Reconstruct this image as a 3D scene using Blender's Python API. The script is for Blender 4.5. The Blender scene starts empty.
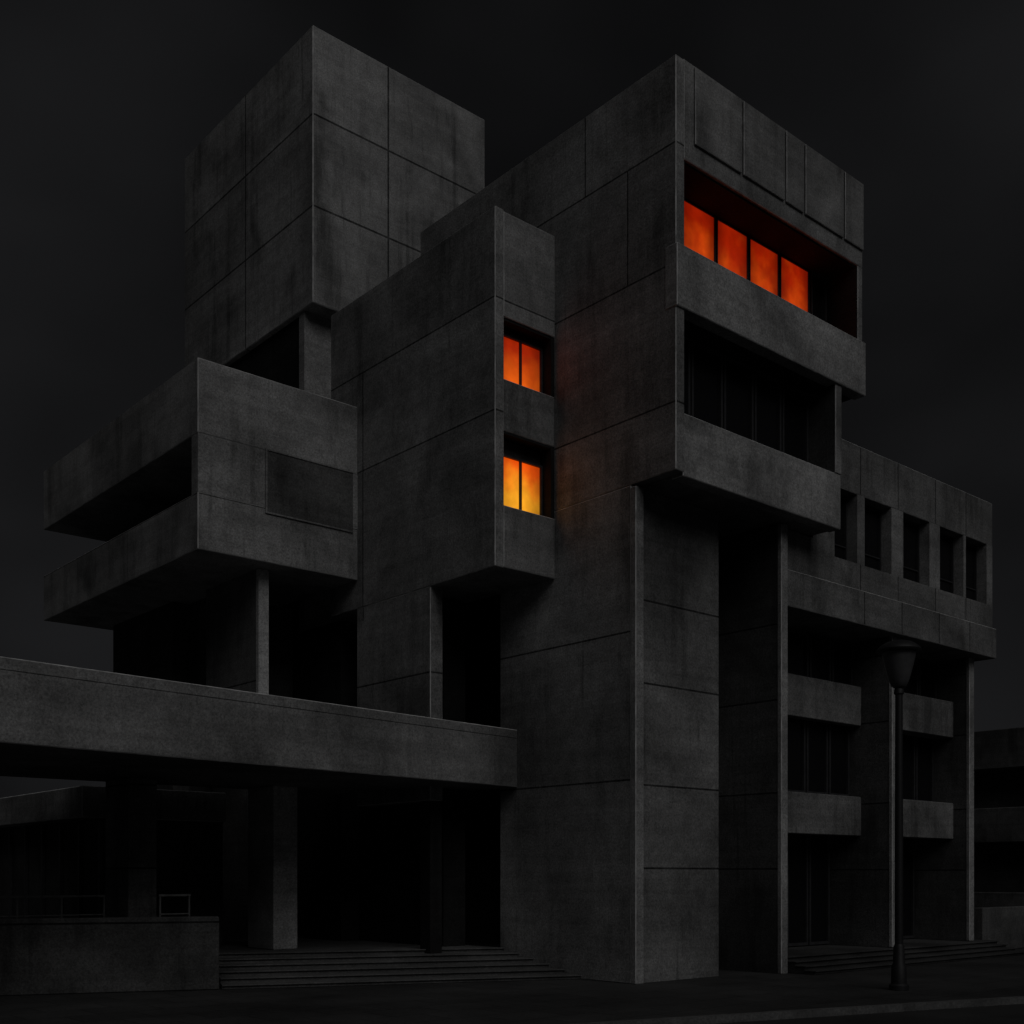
import bpy, bmesh, math
from mathutils import Vector, Matrix

scene = bpy.context.scene
scene.view_settings.view_transform = 'Standard'
scene.view_settings.look = 'None'
scene.view_settings.exposure = 0
COL = scene.collection
WLOC = {}

# ------------------------------------------------------------------ materials
class N:
    def __init__(s, mat):
        s.t = mat.node_tree; s.n = s.t.nodes; s.l = s.t.links
    def link(s, a, b): s.l.new(a, b)
    def math(s, op, a, b=None, clamp=False):
        m = s.n.new('ShaderNodeMath'); m.operation = op; m.use_clamp = clamp
        for i, v in enumerate((a, b)):
            if v is None: continue
            if isinstance(v, (int, float)): m.inputs[i].default_value = v
            else: s.link(v, m.inputs[i])
        return m.outputs[0]
    def vmul(s, v, k):
        m = s.n.new('ShaderNodeVectorMath'); m.operation = 'MULTIPLY'
        s.link(v, m.inputs[0]); m.inputs[1].default_value = k
        return m.outputs[0]
    def noise(s, v, scale, detail=4, rough=.55, dist=0):
        m = s.n.new('ShaderNodeTexNoise'); s.link(v, m.inputs['Vector'])
        m.inputs['Scale'].default_value = scale; m.inputs['Detail'].default_value = detail
        m.inputs['Roughness'].default_value = rough; m.inputs['Distortion'].default_value = dist
        return m.outputs[0]
    def rng(s, v, a, b, c, d):
        m = s.n.new('ShaderNodeMapRange'); s.link(v, m.inputs[0])
        for i, k in enumerate((a, b, c, d)): m.inputs[i+1].default_value = k
        return m.outputs[0]

def newmat(name):
    m = bpy.data.materials.new(name); m.use_nodes = True
    return m, N(m), m.node_tree.nodes['Principled BSDF']

def concrete(name, base=.2, zs=(), xs=(), ys=(), w=.02, stain=1.0):
    """zs: heights of joints.  xs / ys: joint position or (position, zmin, zmax)"""
    m, g, b = newmat(name)
    geo = g.n.new('ShaderNodeNewGeometry'); P = geo.outputs['Position']
    sep = g.n.new('ShaderNodeSeparateXYZ'); g.link(P, sep.inputs[0])
    n1 = g.noise(P, .36, 4, .58, .4)
    n2 = g.noise(P, 3.4, 5, .78)
    n3 = g.noise(P, 21, 3, .9)
    st = g.noise(g.vmul(P, (1.4, 1.4, .13)), 1.2, 5, .7, .2)
    dr = g.noise(g.vmul(P, (6, 6, .2)), 1.0, 4, .65)
    hz = g.noise(g.vmul(P, (.12, .12, 4.2)), 1.0, 4, .7)
    f = g.rng(n1, .3, .7, .52, 1.48)
    f = g.math('MULTIPLY', f, g.rng(n2, .3, .7, .8, 1.2))
    f = g.math('MULTIPLY', f, g.rng(n3, .3, .7, .5, 1.5))
    f = g.math('MULTIPLY', f, g.rng(hz, .35, .65, .86, 1.1))
    mask = g.rng(n1, .44, .6, 1, .1)
    s_ = g.math('MULTIPLY', g.rng(st, .5, .62, 0, .34*stain), mask)
    f = g.math('MULTIPLY', f, g.math('SUBTRACT', 1.0, s_))
    mask2 = g.rng(n1, .5, .62, 0, 1)
    d_ = g.math('MULTIPLY', g.rng(dr, .57, .68, 0, .4*stain), mask2)
    f = g.math('MULTIPLY', f, g.math('SUBTRACT', 1.0, d_))
    seam = None; idx = []
    for ax, vals in (('X', xs), ('Y', ys), ('Z', zs)):
        cnt = None
        for v in vals:
            zr = None
            if isinstance(v, tuple): v, *zr = v
            d = g.math('SUBTRACT', sep.outputs[ax], v)
            k = g.math('GREATER_THAN', d, 0.0)
            e = g.math('LESS_THAN', g.math('ABSOLUTE', d), w)
            if zr:
                inz = g.math('MULTIPLY', g.math('GREATER_THAN', sep.outputs['Z'], zr[0]), g.math('LESS_THAN', sep.outputs['Z'], zr[1]))
                e = g.math('MULTIPLY', e, inz); k = g.math('MULTIPLY', k, inz)
            cnt = k if cnt is None else g.math('ADD', cnt, k)
            seam = e if seam is None else g.math('MAXIMUM', seam, e)
        idx.append(cnt)
    if seam is not None:
        cx = g.n.new('ShaderNodeCombineXYZ')
        for i, c in enumerate(idx):
            if c is not None: g.link(c, cx.inputs[i])
        wn = g.n.new('ShaderNodeTexWhiteNoise'); g.link(cx.outputs[0], wn.inputs['Vector'])
        f = g.math('MULTIPLY', f, g.rng(wn.outputs['Value'], 0, 1, .84, 1.16))
        sm = g.math('MULTIPLY', seam, g.rng(n2, .38, .62, 1, .78))
        f = g.math('MULTIPLY', f, g.rng(sm, 0, 1, 1, .1))
    f = g.math('MULTIPLY', f, base)
    c = g.n.new('ShaderNodeCombineColor')
    for i in range(3): g.link(f, c.inputs[i])
    g.link(c.outputs[0], b.inputs['Base Color'])
    b.inputs['Roughness'].default_value = .88
    b.inputs['Specular IOR Level'].default_value = .2
    bp = g.n.new('ShaderNodeBump'); bp.inputs['Strength'].default_value = .5
    bp.inputs['Distance'].default_value = .02
    g.link(n3, bp.inputs['Height']); g.link(bp.outputs[0], b.inputs['Normal'])
    return m

def simple(name, col, rough=.6, metal=0, nscale=8, var=.3, spec=.4):
    m, g, b = newmat(name)
    tc = g.n.new('ShaderNodeTexCoord')
    n = g.noise(tc.outputs['Object'], nscale, 3, .6)
    f = g.rng(n, .3, .7, 1-var, 1+var)
    c = g.n.new('ShaderNodeCombineColor')
    for i in range(3): g.link(g.math('MULTIPLY', f, col[i]), c.inputs[i])
    g.link(c.outputs[0], b.inputs['Base Color'])
    b.inputs['Roughness'].default_value = rough; b.inputs['Metallic'].default_value = metal
    b.inputs['Specular IOR Level'].default_value = spec
    return m

def litglass(name, top, bot, strength, lo=.05, hi=.95):
    m, g, b = newmat(name)
    tc = g.n.new('ShaderNodeTexCoord')
    sep = g.n.new('ShaderNodeSeparateXYZ'); g.link(tc.outputs['Generated'], sep.inputs[0])
    geo = g.n.new('ShaderNodeNewGeometry')
    n = g.noise(geo.outputs['Position'], 1.3, 3, .5, .2)
    z = g.math('ADD', sep.outputs['Z'], g.math('MULTIPLY', g.math('SUBTRACT', n, .5), 1.0))
    r = g.n.new('ShaderNodeValToRGB'); g.link(z, r.inputs[0])
    r.color_ramp.interpolation = 'EASE'
    r.color_ramp.elements[0].position = lo; r.color_ramp.elements[0].color = (*bot, 1)
    r.color_ramp.elements[1].position = hi; r.color_ramp.elements[1].color = (*top, 1)
    f = g.noise(geo.outputs['Position'], 2.8, 4, .58)
    ex = g.math('ABSOLUTE', g.math('SUBTRACT', sep.outputs['X'], .5))
    b.inputs['Base Color'].default_value = (.05, .02, .01, 1)
    g.link(r.outputs[0], b.inputs['Emission Color'])
    e = g.math('MULTIPLY', g.rng(f, .3, .7, .8, 1.15), g.rng(ex, .15, .5, 1, .42))
    g.link(g.math('MULTIPLY', e, strength), b.inputs['Emission Strength'])
    b.inputs['Roughness'].default_value = .4
    return m

M_edge = simple('pale_edge', (.42, .42, .42), .9, 0, 3, .45, .2)  # paler base on every bevelled edge
M_tower = concrete('concrete_tower', .235, zs=(24.3, 21.66), xs=(20.27,), ys=(33.0,), w=.03, stain=1.35)
M_office = concrete('concrete_office', .205, zs=(17.95, 15.4, 12.45, 7.77, 4.5), ys=((17.72, 15.4, 17.95), (19.05, 17.95, 20)), w=.02)
M_front = concrete('concrete_front', .15, zs=(8.5, 6.66, 4.4, 2.55), w=.022)
M_frontdark = concrete('concrete_painted_shade', .065, zs=(8.5, 6.66, 4.4, 2.55))  # dark base: shade on pier and fin sides put into the colour
M_behind = concrete('concrete_terrace_fin_side', .11, zs=(7.3,))  # terrace pier body, its side-face shade painted as a darker base
M_span = concrete('concrete_spandrel', .25, stain=.7)
M_fin = concrete('concrete_fin_edge', .25, stain=.3)  # front strips paler than their sides: lit face put into the colour
M_para = concrete('concrete_parapet', .2, stain=.9)
M_central = concrete('concrete_central', .2, zs=(15.45, 12.9, 7.3), ys=((25.35, 9, 15.45),), w=.02)
M_left = concrete('concrete_terrace', .215, zs=(11.42,), w=.013)
M_inset = concrete('concrete_inset_panel', .085)
M_wing = concrete('concrete_wing', .165, xs=(27.2, 29.05, 31.05, 32.8))
M_plain = concrete('concrete_plain', .19)
M_lowspan = concrete('concrete_lower_spandrel', .15)
M_support = concrete('concrete_support', .22, stain=.2)
M_column = concrete('concrete_column', .33, stain=.3)  # base raised in place of light lost under the canopy
M_dark = concrete('concrete_shaded', .05)  # shade of recesses and inner walls held in a dark base
M_soffit = concrete('concrete_recess_shade', .014)  # near-black base paints recess and soffit shade, mutes window spill
M_canopy = concrete('concrete_canopy', .175, zs=(5.74,), w=.01, stain=.6)
M_step = concrete('concrete_step', .095, stain=0)
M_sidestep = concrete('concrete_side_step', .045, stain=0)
M_low = concrete('concrete_low_wall', .075, zs=(1.42,))
M_far = concrete('concrete_far', .08)
M_glass = simple('dark_glass', (.008, .008, .009), .2, spec=.3, var=.1)
M_frame = simple('dark_metal_frame', (.03, .03, .032), .5, .0)
M_rail = simple('grey_metal_rail', (.16, .16, .16), .5, .0)
M_iron = simple('black_iron', (.013, .013, .014), .55, .1, 20)
M_lampglass = simple('smoked_lamp_glass', (.075, .075, .078), .3, 0, 6, .2)
M_litR = litglass('window_glow_red', (.38, .014, .001), (1.0, .125, .005), .76)
M_litO = litglass('window_glow_orange', (.45, .02, .001), (1.0, .14, .006), .76)
M_litY = litglass('window_glow_amber', (.9, .085, .003), (1.0, .4, .018), .92)

# ------------------------------------------------------------------ mesh help
def geo(name, boxes=(), prisms=(), mat=None, parent=None, bevel=0.0, origin=None, label=None, edge=True):
    bm = bmesh.new()
    for (x0, x1, y0, y1, z0, z1) in boxes:
        v = [bm.verts.new(p) for p in ((x0,y0,z0),(x1,y0,z0),(x1,y1,z0),(x0,y1,z0),(x0,y0,z1),(x1,y0,z1),(x1,y1,z1),(x0,y1,z1))]
        for f in ((3,2,1,0),(4,5,6,7),(0,1,5,4),(1,2,6,5),(2,3,7,6),(3,0,4,7)):
            bm.faces.new([v[i] for i in f])
    for poly, z0, z1 in prisms:
        a = [bm.verts.new((p[0], p[1], z0)) for p in poly]
        c = [bm.verts.new((p[0], p[1], z1)) for p in poly]
        n = len(poly)
        bm.faces.new(list(reversed(a))); bm.faces.new(c)
        for i in range(n):
            bm.faces.new((a[i], a[(i+1) % n], c[(i+1) % n], c[i]))
    bmesh.ops.recalc_face_normals(bm, faces=bm.faces[:])
    return finish(bm, name, mat, parent, bevel, origin, label, edge=edge)

def finish(bm, name, mat, parent, bevel=0, origin=None, label=None, smooth=False, edge=False):
    xs = [v.co.x for v in bm.verts]; ys = [v.co.y for v in bm.verts]; zs = [v.co.z for v in bm.verts]
    o = Vector(origin) if origin else Vector(((min(xs)+max(xs))/2, (min(ys)+max(ys))/2, min(zs)))
    bmesh.ops.translate(bm, verts=bm.verts[:], vec=-o)
    me = bpy.data.meshes.new(name); bm.to_mesh(me); bm.free()
    if smooth:
        for p in me.polygons: p.use_smooth = True
    ob = bpy.data.objects.new(name, me); COL.objects.link(ob)
    if mat: me.materials.append(mat)
    put(ob, o, parent)
    if bevel:
        md = ob.modifiers.new('bevel', 'BEVEL'); md.width = bevel; md.segments = 1; md.limit_method = 'ANGLE'
        if edge and mat in (M_tower, M_office, M_span, M_para, M_central, M_left, M_wing, M_canopy, M_plain, M_fin):
            me.materials.append(M_edge); md.material = 1
    if label: ob['label'] = label
    return ob

def put(ob, w, parent):
    WLOC[ob] = Vector(w)
    if parent:
        ob.parent = parent; ob.location = Vector(w) - WLOC[parent]
    else: ob.location = w

def empty(name, w, label, cat, group=None):
    e = bpy.data.objects.new(name, None); COL.objects.link(e); e.empty_display_size = .5
    put(e, w, None); e['label'] = label; e['category'] = cat
    if group: e['group'] = group
    return e

def top(ob, label, cat=None, kind=None, group=None):
    ob['label'] = label
    if cat: ob['category'] = cat
    if kind: ob['kind'] = kind
    if group: ob['group'] = group
    return ob

def window(x0, x1, y, z0, z1, mat, parent, mull=(), trans=(), label=None, fw=.05, d=.09):
    """-Y facing window: frame mesh with a pane child"""
    b = [(x0, x0+fw, y-d, y, z0, z1), (x1-fw, x1, y-d, y, z0, z1),
         (x0+fw, x1-fw, y-d+.002, y, z0, z0+fw), (x0+fw, x1-fw, y-d+.002, y, z1-fw, z1)]
    for k in mull: b.append((k-fw/2, k+fw/2, y-d+.004, y-.002, z0+fw, z1-fw))
    for k in trans: b.append((x0+fw, x1-fw, y-d+.012, y-.006, k-fw/3, k+fw/3))
    f = geo('window', b, mat=M_frame, parent=parent, label=label)
    geo('pane', [(x0+.01, x1-.01, y-.03, y-.015, z0+.01, z1-.01)], mat=mat, parent=f)
    return f

BV = .018
# ------------------------------------------------------------------ main building
B = empty('concrete_building', (18.8, 17.6, 0), 'dark brutalist concrete building of stacked cantilevered blocks with glowing orange windows', 'building')

# office block : overhanging upper volume
geo('side_wall', [(18.8, 19.08, 16.32, 25.4, 11.0, 19.8)], mat=M_office, parent=B, bevel=BV)
geo('roof_parapet', [(19.081, 25.93, 16.34, 25.38, 17.7, 19.84)], mat=M_para, parent=B, bevel=BV)
for a, c in ((19.4, 21.0), (21.07, 22.6), (22.67, 23.36), (23.43, 25.02), (25.09, 25.9)):
    geo('parapet_panel', [(a, c, 16.285, 16.338, 18.12, 19.78)], mat=M_para, parent=B, bevel=.012)
geo('recess_ceiling', [(19.082, 25.69, 16.42, 17.41, 17.655, 17.7)], mat=M_soffit, parent=B)  # added dark sheet carrying the recess shade in its colour
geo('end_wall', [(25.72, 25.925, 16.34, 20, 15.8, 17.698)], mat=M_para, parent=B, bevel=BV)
geo('recess_lining', [(25.68, 25.717, 16.36, 17.4, 15.8, 17.654)], mat=M_soffit, parent=B)  # dark sheet added over the end wall's inner face to mute window spill
geo('balcony_spandrel', [(18.785, 25.97, 16.27, 16.62, 14.46, 15.8)], mat=M_span, parent=B, bevel=BV)
geo('floor_slab', [(19.1, 25.94, 16.62, 20, 14.5, 14.9)], mat=M_soffit, parent=B)
geo('balcony_spandrel', [(19.082, 25.0, 16.36, 16.7, 10.93, 12.28)], mat=M_span, parent=B, bevel=BV)
geo('floor_slab', [(19.09, 24.98, 16.7, 20, 10.96, 11.3)], mat=M_plain, parent=B)
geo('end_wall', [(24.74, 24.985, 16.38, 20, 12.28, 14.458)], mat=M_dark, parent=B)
geo('end_wall_edge', [(24.735, 24.99, 16.33, 16.38, 12.28, 14.458)], mat=M_plain, parent=B, bevel=.012)
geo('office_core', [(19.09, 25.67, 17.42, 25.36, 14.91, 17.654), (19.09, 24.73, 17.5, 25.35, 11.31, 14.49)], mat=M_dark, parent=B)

for a, c in ((20.08, 21.25), (21.3, 22.47), (22.52, 23.69), (23.74, 24.95)):
    window(a, c, 17.3, 14.92, 17.65, M_litR, B, fw=.035, d=.06, label='window glowing deep orange')
for a, c in ((19.1, 20.03), (25.0, 25.66)):
    window(a, c, 17.3, 14.92, 17.65, M_glass, B)
for a, c in ((19.1, 20.2), (20.25, 21.35), (21.4, 22.5), (22.55, 23.6), (23.65, 24.72)):
    window(a, c, 17.2, 11.31, 14.45, M_glass, B, fw=.07)

# lower volume under the overhang
geo('lower_wall', [(18.8, 21.8, 17.62, 22.07, 0, 10.99)], mat=M_office, parent=B, bevel=BV)
geo('lower_wall', [(19.05, 21.76, 17.56, 17.62, 0, 10.95)], mat=M_front, parent=B, bevel=.01)
geo('pier', [(18.785, 19.05, 17.46, 17.62, 0, 10.94)], mat=M_fin, parent=B, bevel=BV)
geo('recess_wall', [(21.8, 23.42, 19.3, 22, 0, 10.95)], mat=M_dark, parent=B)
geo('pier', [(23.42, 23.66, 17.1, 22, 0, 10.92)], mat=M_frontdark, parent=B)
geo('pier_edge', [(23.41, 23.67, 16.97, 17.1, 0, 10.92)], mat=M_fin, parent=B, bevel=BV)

# central projecting bay
geo('bay_wall', [(16.92, 17.19, 20.03, 26.9, 9.37, 17.49)], mat=M_central, parent=B, bevel=BV)
geo('bay_parapet', [(17.192, 18.79, 20.05, 26.88, 15.08, 17.47)], mat=M_central, parent=B, bevel=BV)
geo('bay_spandrel', [(17.192, 18.79, 20.07, 20.44, 12.5, 13.68)], mat=M_plain, parent=B, bevel=BV)
geo('bay_spandrel', [(17.192, 18.79, 20.05, 26.88, 9.39, 10.8)], mat=M_plain, parent=B, bevel=BV)
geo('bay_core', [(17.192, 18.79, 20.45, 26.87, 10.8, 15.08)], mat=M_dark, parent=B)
for z0, z1 in ((10.8, 12.5), (13.68, 15.08)):
    geo('bay_jamb', [(18.68, 18.788, 20.075, 20.45, z0, z1)], mat=M_soffit, parent=B)
    geo('bay_recess_ceiling', [(17.2, 18.675, 20.09, 20.44, z1-.06, z1-.003)], mat=M_soffit, parent=B)  # added sheet, opening's shade painted as near-black
window(17.22, 18.66, 20.43, 13.62, 14.88, M_litO, B, mull=(17.98,), label='window glowing deep orange')
window(17.22, 18.66, 20.43, 10.81, 12.1, M_litY, B, mull=(17.98,), label='window glowing bright amber orange')
geo('bay_lower_wall', [(16.93, 17.31, 22.46, 25.65, 4.2, 9.369)], mat=M_central, parent=B, bevel=BV)
geo('bay_post', [(16.94, 17.3, 22.47, 22.9, 0, 4.198)], mat=M_soffit, parent=B, bevel=BV)  # near-black below the canopy: canopy shade put into the post's colour
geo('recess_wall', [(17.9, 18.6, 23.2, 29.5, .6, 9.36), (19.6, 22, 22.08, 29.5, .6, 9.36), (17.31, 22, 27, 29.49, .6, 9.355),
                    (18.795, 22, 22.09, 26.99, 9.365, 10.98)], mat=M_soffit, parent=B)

# left high tower
geo('tower', [(17.64, 24.07, 29.0, 37.3, 18.87, 26.85)], mat=M_tower, parent=B, bevel=.026)
geo('tower_pier', [(17.72, 19.6, 29.6, 29.9, 9.4, 18.868)], mat=M_support, parent=B)
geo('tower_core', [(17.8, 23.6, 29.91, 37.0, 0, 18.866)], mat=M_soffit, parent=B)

# left terrace block
geo('terrace_band', [(12.43, 16.91, 25.58, 35.9, 12.85, 14.62)], mat=M_left, parent=B, bevel=BV)
geo('terrace_band', [(12.43, 16.91, 25.58, 35.9, 10.1, 11.45)], mat=M_left, parent=B, bevel=BV)
geo('terrace_wall', [(12.435, 16.91, 25.585, 25.92, 11.45, 12.85)], mat=M_left, parent=B)
geo('panel_frame', [(14.2, 14.25, 25.54, 25.578, 11.34, 12.85), (14.2, 16.75, 25.54, 25.578, 12.85, 12.89), (14.2, 16.75, 25.54, 25.578, 11.3, 11.34)], mat=M_plain, parent=B)
geo('terrace_panel', [(14.252, 16.75, 25.56, 25.577, 11.342, 12.848)], mat=M_inset, parent=B)
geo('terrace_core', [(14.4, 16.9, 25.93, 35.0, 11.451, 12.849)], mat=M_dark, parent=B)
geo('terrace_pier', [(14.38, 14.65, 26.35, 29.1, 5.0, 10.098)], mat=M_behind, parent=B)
geo('terrace_pier_edge', [(14.37, 14.66, 26.2, 26.35, 5.0, 10.098)], mat=M_column, parent=B, bevel=.012)  # pale front strip: the pier's lit face painted in
geo('terrace_support', [(14.3, 16.0, 31.0, 35.2, 0, 10.098)], mat=M_dark, parent=B)
geo('terrace_support', [(14.8, 17.3, 29.55, 33.5, 0, 10.097)], mat=M_dark, parent=B)

# canopy
geo('entrance_canopy', prisms=[([(18.78, 21.38), (-5, 18.2), (-5, 26.4), (16.9, 26.4), (16.9, 22.9), (18.78, 22.9)], 4.55, 5.95)], mat=M_canopy, parent=B, bevel=BV)
for x in (14.0, 10.41):
    geo('column', [(x, x+.66, 24.8, 26.08, .6, 4.549)], mat=M_column if x > 12 else M_front, parent=B, bevel=BV)

# right wing
WX0, WX1 = 25.05, 34.42
ops = [(26.0, 27.05), (27.4, 28.72), (29.32, 30.72), (31.3, 32.66), (32.8, 34.06)]
geo('wing_parapet', [(WX0, WX1, 17.2, 25, 12.45, 13.75)], mat=M_wing, parent=B, bevel=BV)
geo('wing_sill', [(23.68, WX1, 17.2, 25, 9.9, 10.62), (23.68, 25.05, 17.2, 17.7, 10.62, 10.92)], mat=M_wing, parent=B)
prev = WX0
for a, c in ops + [(WX1, WX1)]:
    geo('wing_pier', [(prev, a, 17.203, 17.7, 10.62, 12.45)], mat=M_plain, parent=B)
    prev = c
for a, c in ops:
    window(a+.0, c-.0, 17.6, 10.63, 12.44, M_glass, B, trans=(11.1,))
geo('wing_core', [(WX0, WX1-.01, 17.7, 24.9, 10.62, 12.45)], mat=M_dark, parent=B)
geo('wing_band', [(23.68, 34.44, 17.08, 25.02, 9.0, 9.9)], mat=M_wing, parent=B, bevel=BV)
for x, y in ((28.98, 17.33), (33.6, 17.5)):
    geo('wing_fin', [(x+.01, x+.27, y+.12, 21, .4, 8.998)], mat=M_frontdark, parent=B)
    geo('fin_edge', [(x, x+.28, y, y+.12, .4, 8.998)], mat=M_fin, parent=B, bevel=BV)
for a, c, y in ((23.67, 28.98, 18.3), (29.28, 33.6, 18.02)):
    for z0, z1 in ((6.6, 7.7), (3.5, 4.6)):
        geo('wing_spandrel', [(a, c, y, 18.62, z0, z1)], mat=M_lowspan, parent=B, bevel=BV)
    n = 5 if a < 24 else 4; wd = (c-a)/n
    for z0, z1, yy in ((7.71, 8.98, 18.65), (4.61, 6.9, 18.75), (.42, 3.9, 19.4)):
        for i in range(n):
            window(a+i*wd+.03, a+(i+1)*wd-.03, yy, z0, z1, M_glass, B, fw=.08)
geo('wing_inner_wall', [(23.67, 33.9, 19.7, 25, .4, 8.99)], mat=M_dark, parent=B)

# ------------------------------------------------------------------ steps, podium, walls
dx, dy = .92, -.391; nx, ny = .391, .92
S0 = (11.4, 22.35)
def edge(off):
    p = (S0[0]+nx*off, S0[1]+ny*off); t = (18.79-p[0])/dx
    return p, (18.79, p[1]+dy*t)
prs = []
for i in range(6):
    a, b2 = edge(i*.5); c, d2 = edge((i+1)*.5)
    prs.append(([a, b2, d2, c], 0.004, (i+1)*.1-.03))
    a, b2 = edge(i*.5-.05)
    prs.append(([a, b2, d2, c], (i+1)*.1-.03, (i+1)*.1))
top(geo('entrance_steps', prisms=prs, mat=M_step, bevel=.008), 'wide dark concrete entrance steps below the canopy', 'steps')
a, b2 = edge(3.0)
top(geo('podium', prisms=[([a, b2, (18.79, 40), (-6, 40), (-6, 30.05), (11.35, 22.67)], .004, .598)], mat=M_step), 'dark paved podium carrying the entrance columns', kind='structure')
q = (11.35, 22.37); L = 19
top(geo('low_wall', prisms=[([q, (q[0]+nx*.35, q[1]+ny*.35), (q[0]+nx*.35-dx*L, q[1]+ny*.35-dy*L), (q[0]-dx*L, q[1]-dy*L)], .004, 1.53)], mat=M_low, bevel=.02),
    'low dark concrete wall beside the entrance steps', 'wall')
sb = []
for i in range(4):
    y0 = 16.3+.28*i; y1 = y0+.28 if i < 3 else 19.7; z = .0975*(i+1)
    sb += [(23.8, 34.6, y0, y1, .004, z-.03), (23.78, 34.62, y0-.05, y1, z-.03, z)]
top(geo('side_steps', sb, mat=M_sidestep, bevel=.008),
    'shallow dark concrete steps along the office wing', 'steps')
top(geo('low_wall', [(35.0, 50, 17.8, 18.15, .004, 1.37)], mat=M_low, bevel=.02), 'low dark concrete wall beside the far end of the wing', 'wall')

def railing(p0, p1, z0, z1, n, label):
    e = empty('railing', (p0[0], p0[1], z0), label, 'railing')
    v = Vector((p1[0]-p0[0], p1[1]-p0[1], 0)); Ln = v.length; u = v.normalized(); w = Vector((-u.y, u.x, 0))
    def bar(t0, t1, za, zb, hw, name):
        pts = [(p0[0]+u.x*t+w.x*s, p0[1]+u.y*t+w.y*s) for t, s in ((t0, -hw), (t1, -hw), (t1, hw), (t0, hw))]
        geo(name, prisms=[(pts, za, zb)], mat=M_rail, parent=e, bevel=.005)
    bar(-.03, Ln+.03, z1-.05, z1, .03, 'handrail')
    bar(0, Ln, z1-.45, z1-.42, .015, 'rail_bar')
    for i in range(n):
        t = Ln*i/(n-1); bar(t-.02, t+.02, z0, z1-.05, .02, 'post')
railing((5.5, 25.6), (10.15, 25.5), .6, 1.96, 6, 'thin dark metal railing behind the low wall')
railing((10.85, 24.15), (11.55, 24.2), .6, 1.98, 2, 'short dark metal handrail beside the entrance column')

# ------------------------------------------------------------------ neighbouring buildings
F = empty('side_building', (10.3, 26, 0), 'dark low concrete building with glazed front under the canopy', 'building')
geo('roof_band', [(10.3, 14, 27.2, 50, 3.75, 4.5)], mat=M_plain, parent=F, bevel=BV)
geo('wall', [(10.9, 14, 27.4, 49.8, .6, 3.75)], mat=M_dark, parent=F)
for i in range(8):
    geo('mullion', [(10.8, 10.88, 27.4+i*1.3, 27.5+i*1.3, .6, 3.749)], mat=M_frame, parent=F)
G = empty('neighbouring_building', (52, 24, 0), 'dark distant low concrete building with horizontal bands', 'building')
for z0, z1 in ((7.3, 9.1), (3.9, 5.5), (0, 1.6)):
    geo('facade_band', [(52, 72, 0, 42, z0, z1)], mat=M_far, parent=G, bevel=.03)
geo('inner_wall', [(53, 71, .5, 41.5, 0, 9.0)], mat=M_dark, parent=G)

# ------------------------------------------------------------------ street lamp
def lathe(name, c, prof, mat, parent, seg=32):
    bm = bmesh.new(); rings = []
    for r, z in prof:
        rings.append([bm.verts.new((c[0]+r*math.cos(2*math.pi*i/seg), c[1]+r*math.sin(2*math.pi*i/seg), z)) for i in range(seg)])
    for a, b in zip(rings, rings[1:]):
        for i in range(seg): bm.faces.new((a[i], a[(i+1) % seg], b[(i+1) % seg], b[i]))
    bm.faces.new(list(reversed(rings[0]))); bm.faces.new(rings[-1])
    ob = finish(bm, name, mat, parent, smooth=True)
    md = ob.modifiers.new('es', 'EDGE_SPLIT'); md.split_angle = math.radians(40)
    return ob
lc = (22.04, 13.03)
S = empty('street_lamp', (*lc, 0), 'tall black unlit street lamp with flared bowl head on the pavement', 'street lamp')
lathe('lamp_base', lc, [(.2, .004), (.2, .1), (.16, .14), (.15, .5), (.12, .56), (.11, .9), (.085, .96)], M_iron, S)
lathe('pole', lc, [(.085, .95), (.085, 3), (.075, 6.16), (.1, 6.18), (.1, 6.26), (.08, 6.3)], M_iron, S)
lathe('lamp_bowl', lc, [(.1, 6.3), (.15, 6.34), (.2, 6.45), (.25, 6.62), (.3, 6.82), (.33, 6.95), (.34, 7.05)], M_lampglass, S)
lathe('lamp_cap', lc, [(.35, 7.04), (.43, 7.05), (.45, 7.09), (.43, 7.13), (.38, 7.18), (.27, 7.25), (.12, 7.29), (.05, 7.3)], M_iron, S)

# ------------------------------------------------------------------ ground, pavement, road
def ground_mat(name, base, sc, joints=0):
    m, g, b = newmat(name)
    geo_ = g.n.new('ShaderNodeNewGeometry'); P = geo_.outputs['Position']
    n1 = g.noise(P, .3, 4, .6); n2 = g.noise(P, sc, 5, .7)
    f = g.math('MULTIPLY', g.rng(n1, .3, .7, .6, 1.35), g.rng(n2, .3, .7, .65, 1.35))
    if joints:
        br = g.n.new('ShaderNodeTexBrick'); g.link(P, br.inputs['Vector'])
        br.inputs['Scale'].default_value = 1; br.inputs['Brick Width'].default_value = 1.2
        br.inputs['Row Height'].default_value = .9; br.inputs['Mortar Size'].default_value = .012
        br.inputs['Color1'].default_value = (1, 1, 1, 1); br.inputs['Color2'].default_value = (.8, .8, .8, 1)
        br.inputs['Mortar'].default_value = (.3, .3, .3, 1)
        f = g.math('MULTIPLY', f, br.outputs['Color'])
    f = g.math('MULTIPLY', f, base)
    c = g.n.new('ShaderNodeCombineColor')
    for i in range(3): g.link(f, c.inputs[i])
    g.link(c.outputs[0], b.inputs['Base Color'])
    g.link(g.rng(n1, .35, .65, .55, .9), b.inputs['Roughness']); b.inputs['Specular IOR Level'].default_value = .25
    bp = g.n.new('ShaderNodeBump'); bp.inputs['Strength'].default_value = .4; bp.inputs['Distance'].default_value = .02
    g.link(n2, bp.inputs['Height']); g.link(bp.outputs[0], b.inputs['Normal'])
    return m
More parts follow.
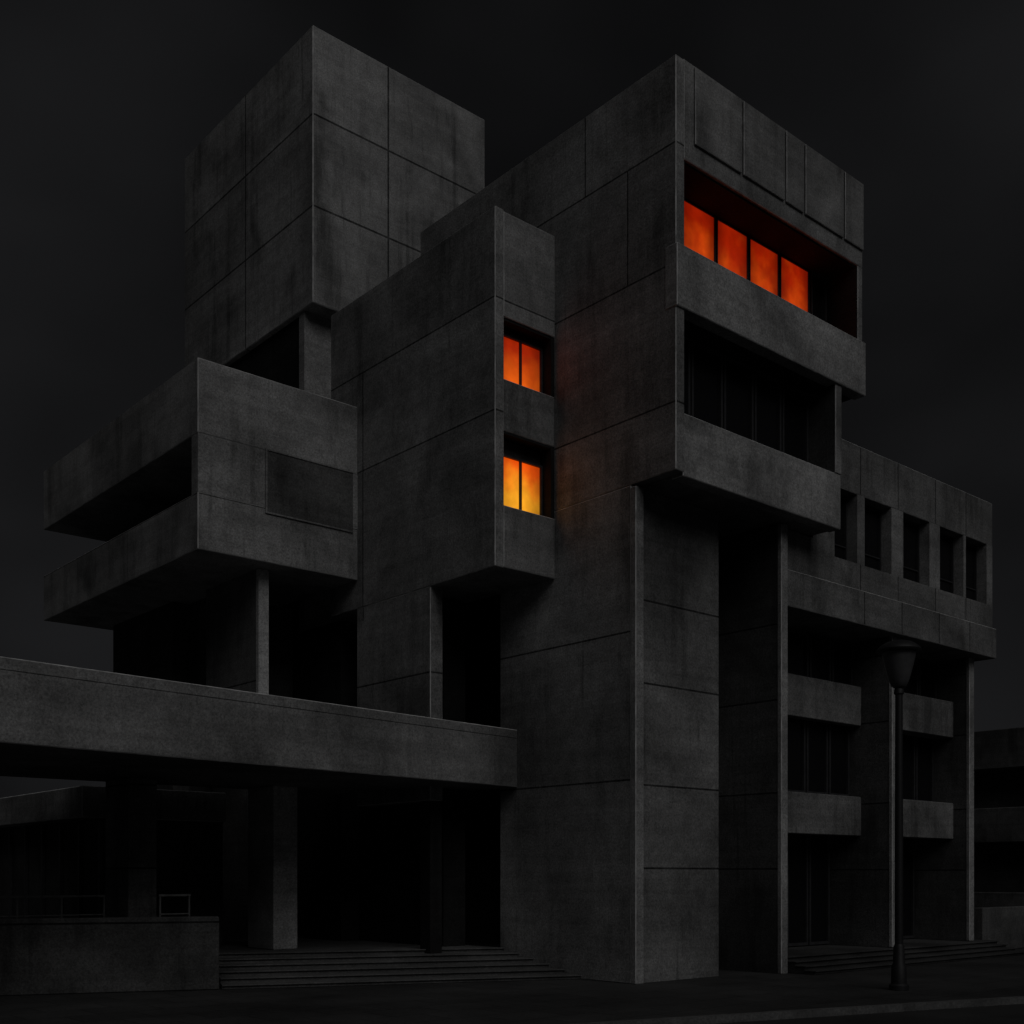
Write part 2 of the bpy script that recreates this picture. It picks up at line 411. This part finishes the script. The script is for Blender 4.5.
top(geo('ground', prisms=[([(-900, -900), (900, -900), (900, 900), (-900, 900)], -.3, -.134)], mat=ground_mat('ground_mat', .03, 9)), 'dark open ground around the building', kind='structure')
sl = -.287
def ky(x): return 12.4 + (x-16.5)*sl
top(geo('road', prisms=[([(-60, ky(-60)-14), (90, ky(90)-14), (90, ky(90)), (-60, ky(-60))], -.133, -.129)], mat=ground_mat('asphalt', .028, 30)), 'dark asphalt road in front of the building', kind='structure')
top(geo('kerb', prisms=[([(-60, ky(-60)), (90, ky(90)), (90, ky(90)+.17), (-60, ky(-60)+.17)], -.128, .003)], mat=concrete('kerb_stone', .085)), 'concrete kerb along the pavement edge', kind='structure')
top(geo('pavement', prisms=[([(-60, ky(-60)+.17), (90, ky(90)+.17), (90, 60), (-60, 60)], -.127, 0)], mat=ground_mat('paving', .038, 14, 1)), 'dark paving around the building foot', kind='structure')

# ------------------------------------------------------------------ world + sun
SUN_DIR = Vector((-.26, -.966, 0)).normalized()
EL = math.radians(43)
w = bpy.data.worlds.new('World'); scene.world = w; w.use_nodes = True
g = N(w); nt = w.node_tree
bg = nt.nodes['Background']
sky = g.n.new('ShaderNodeTexSky'); sky.sky_type = 'NISHITA'; sky.sun_disc = False
sky.sun_elevation = EL; sky.sun_rotation = math.atan2(SUN_DIR.x, SUN_DIR.y)
bw = g.n.new('ShaderNodeRGBToBW'); g.link(sky.outputs[0], bw.inputs[0])
tc = g.n.new('ShaderNodeTexCoord')
cl = g.noise(g.vmul(tc.outputs['Generated'], (1, 1, 1.5)), 2.4, 3, .45, .2)
f = g.math('MULTIPLY', g.math('POWER', bw.outputs[0], .14), g.rng(cl, .34, .66, .5, 1.6))
c = g.n.new('ShaderNodeCombineColor')
for i, k in enumerate((.98, .99, 1.06)): g.link(g.math('MULTIPLY', f, k), c.inputs[i])
g.link(c.outputs[0], bg.inputs['Color']); bg.inputs['Strength'].default_value = .0058

sd = bpy.data.lights.new('sun', 'SUN'); sd.energy = .45; sd.angle = math.radians(46); sd.color = (1, .99, .98)
so = bpy.data.objects.new('sun', sd); COL.objects.link(so)
to = Vector((SUN_DIR.x*math.cos(EL), SUN_DIR.y*math.cos(EL), math.sin(EL)))
so.rotation_euler = to.to_track_quat('Z', 'Y').to_euler(); so.location = (0, 0, 60)

# ------------------------------------------------------------------ camera
cd = bpy.data.cameras.new('camera'); cam = bpy.data.objects.new('camera', cd); COL.objects.link(cam)
cam.location = (0, 0, 2.4); cam.rotation_euler = (math.radians(90), 0, math.radians(-41.02))
cd.sensor_width = 36; cd.lens = 40.92; cd.shift_y = .3545; cd.clip_end = 3000
scene.camera = cam
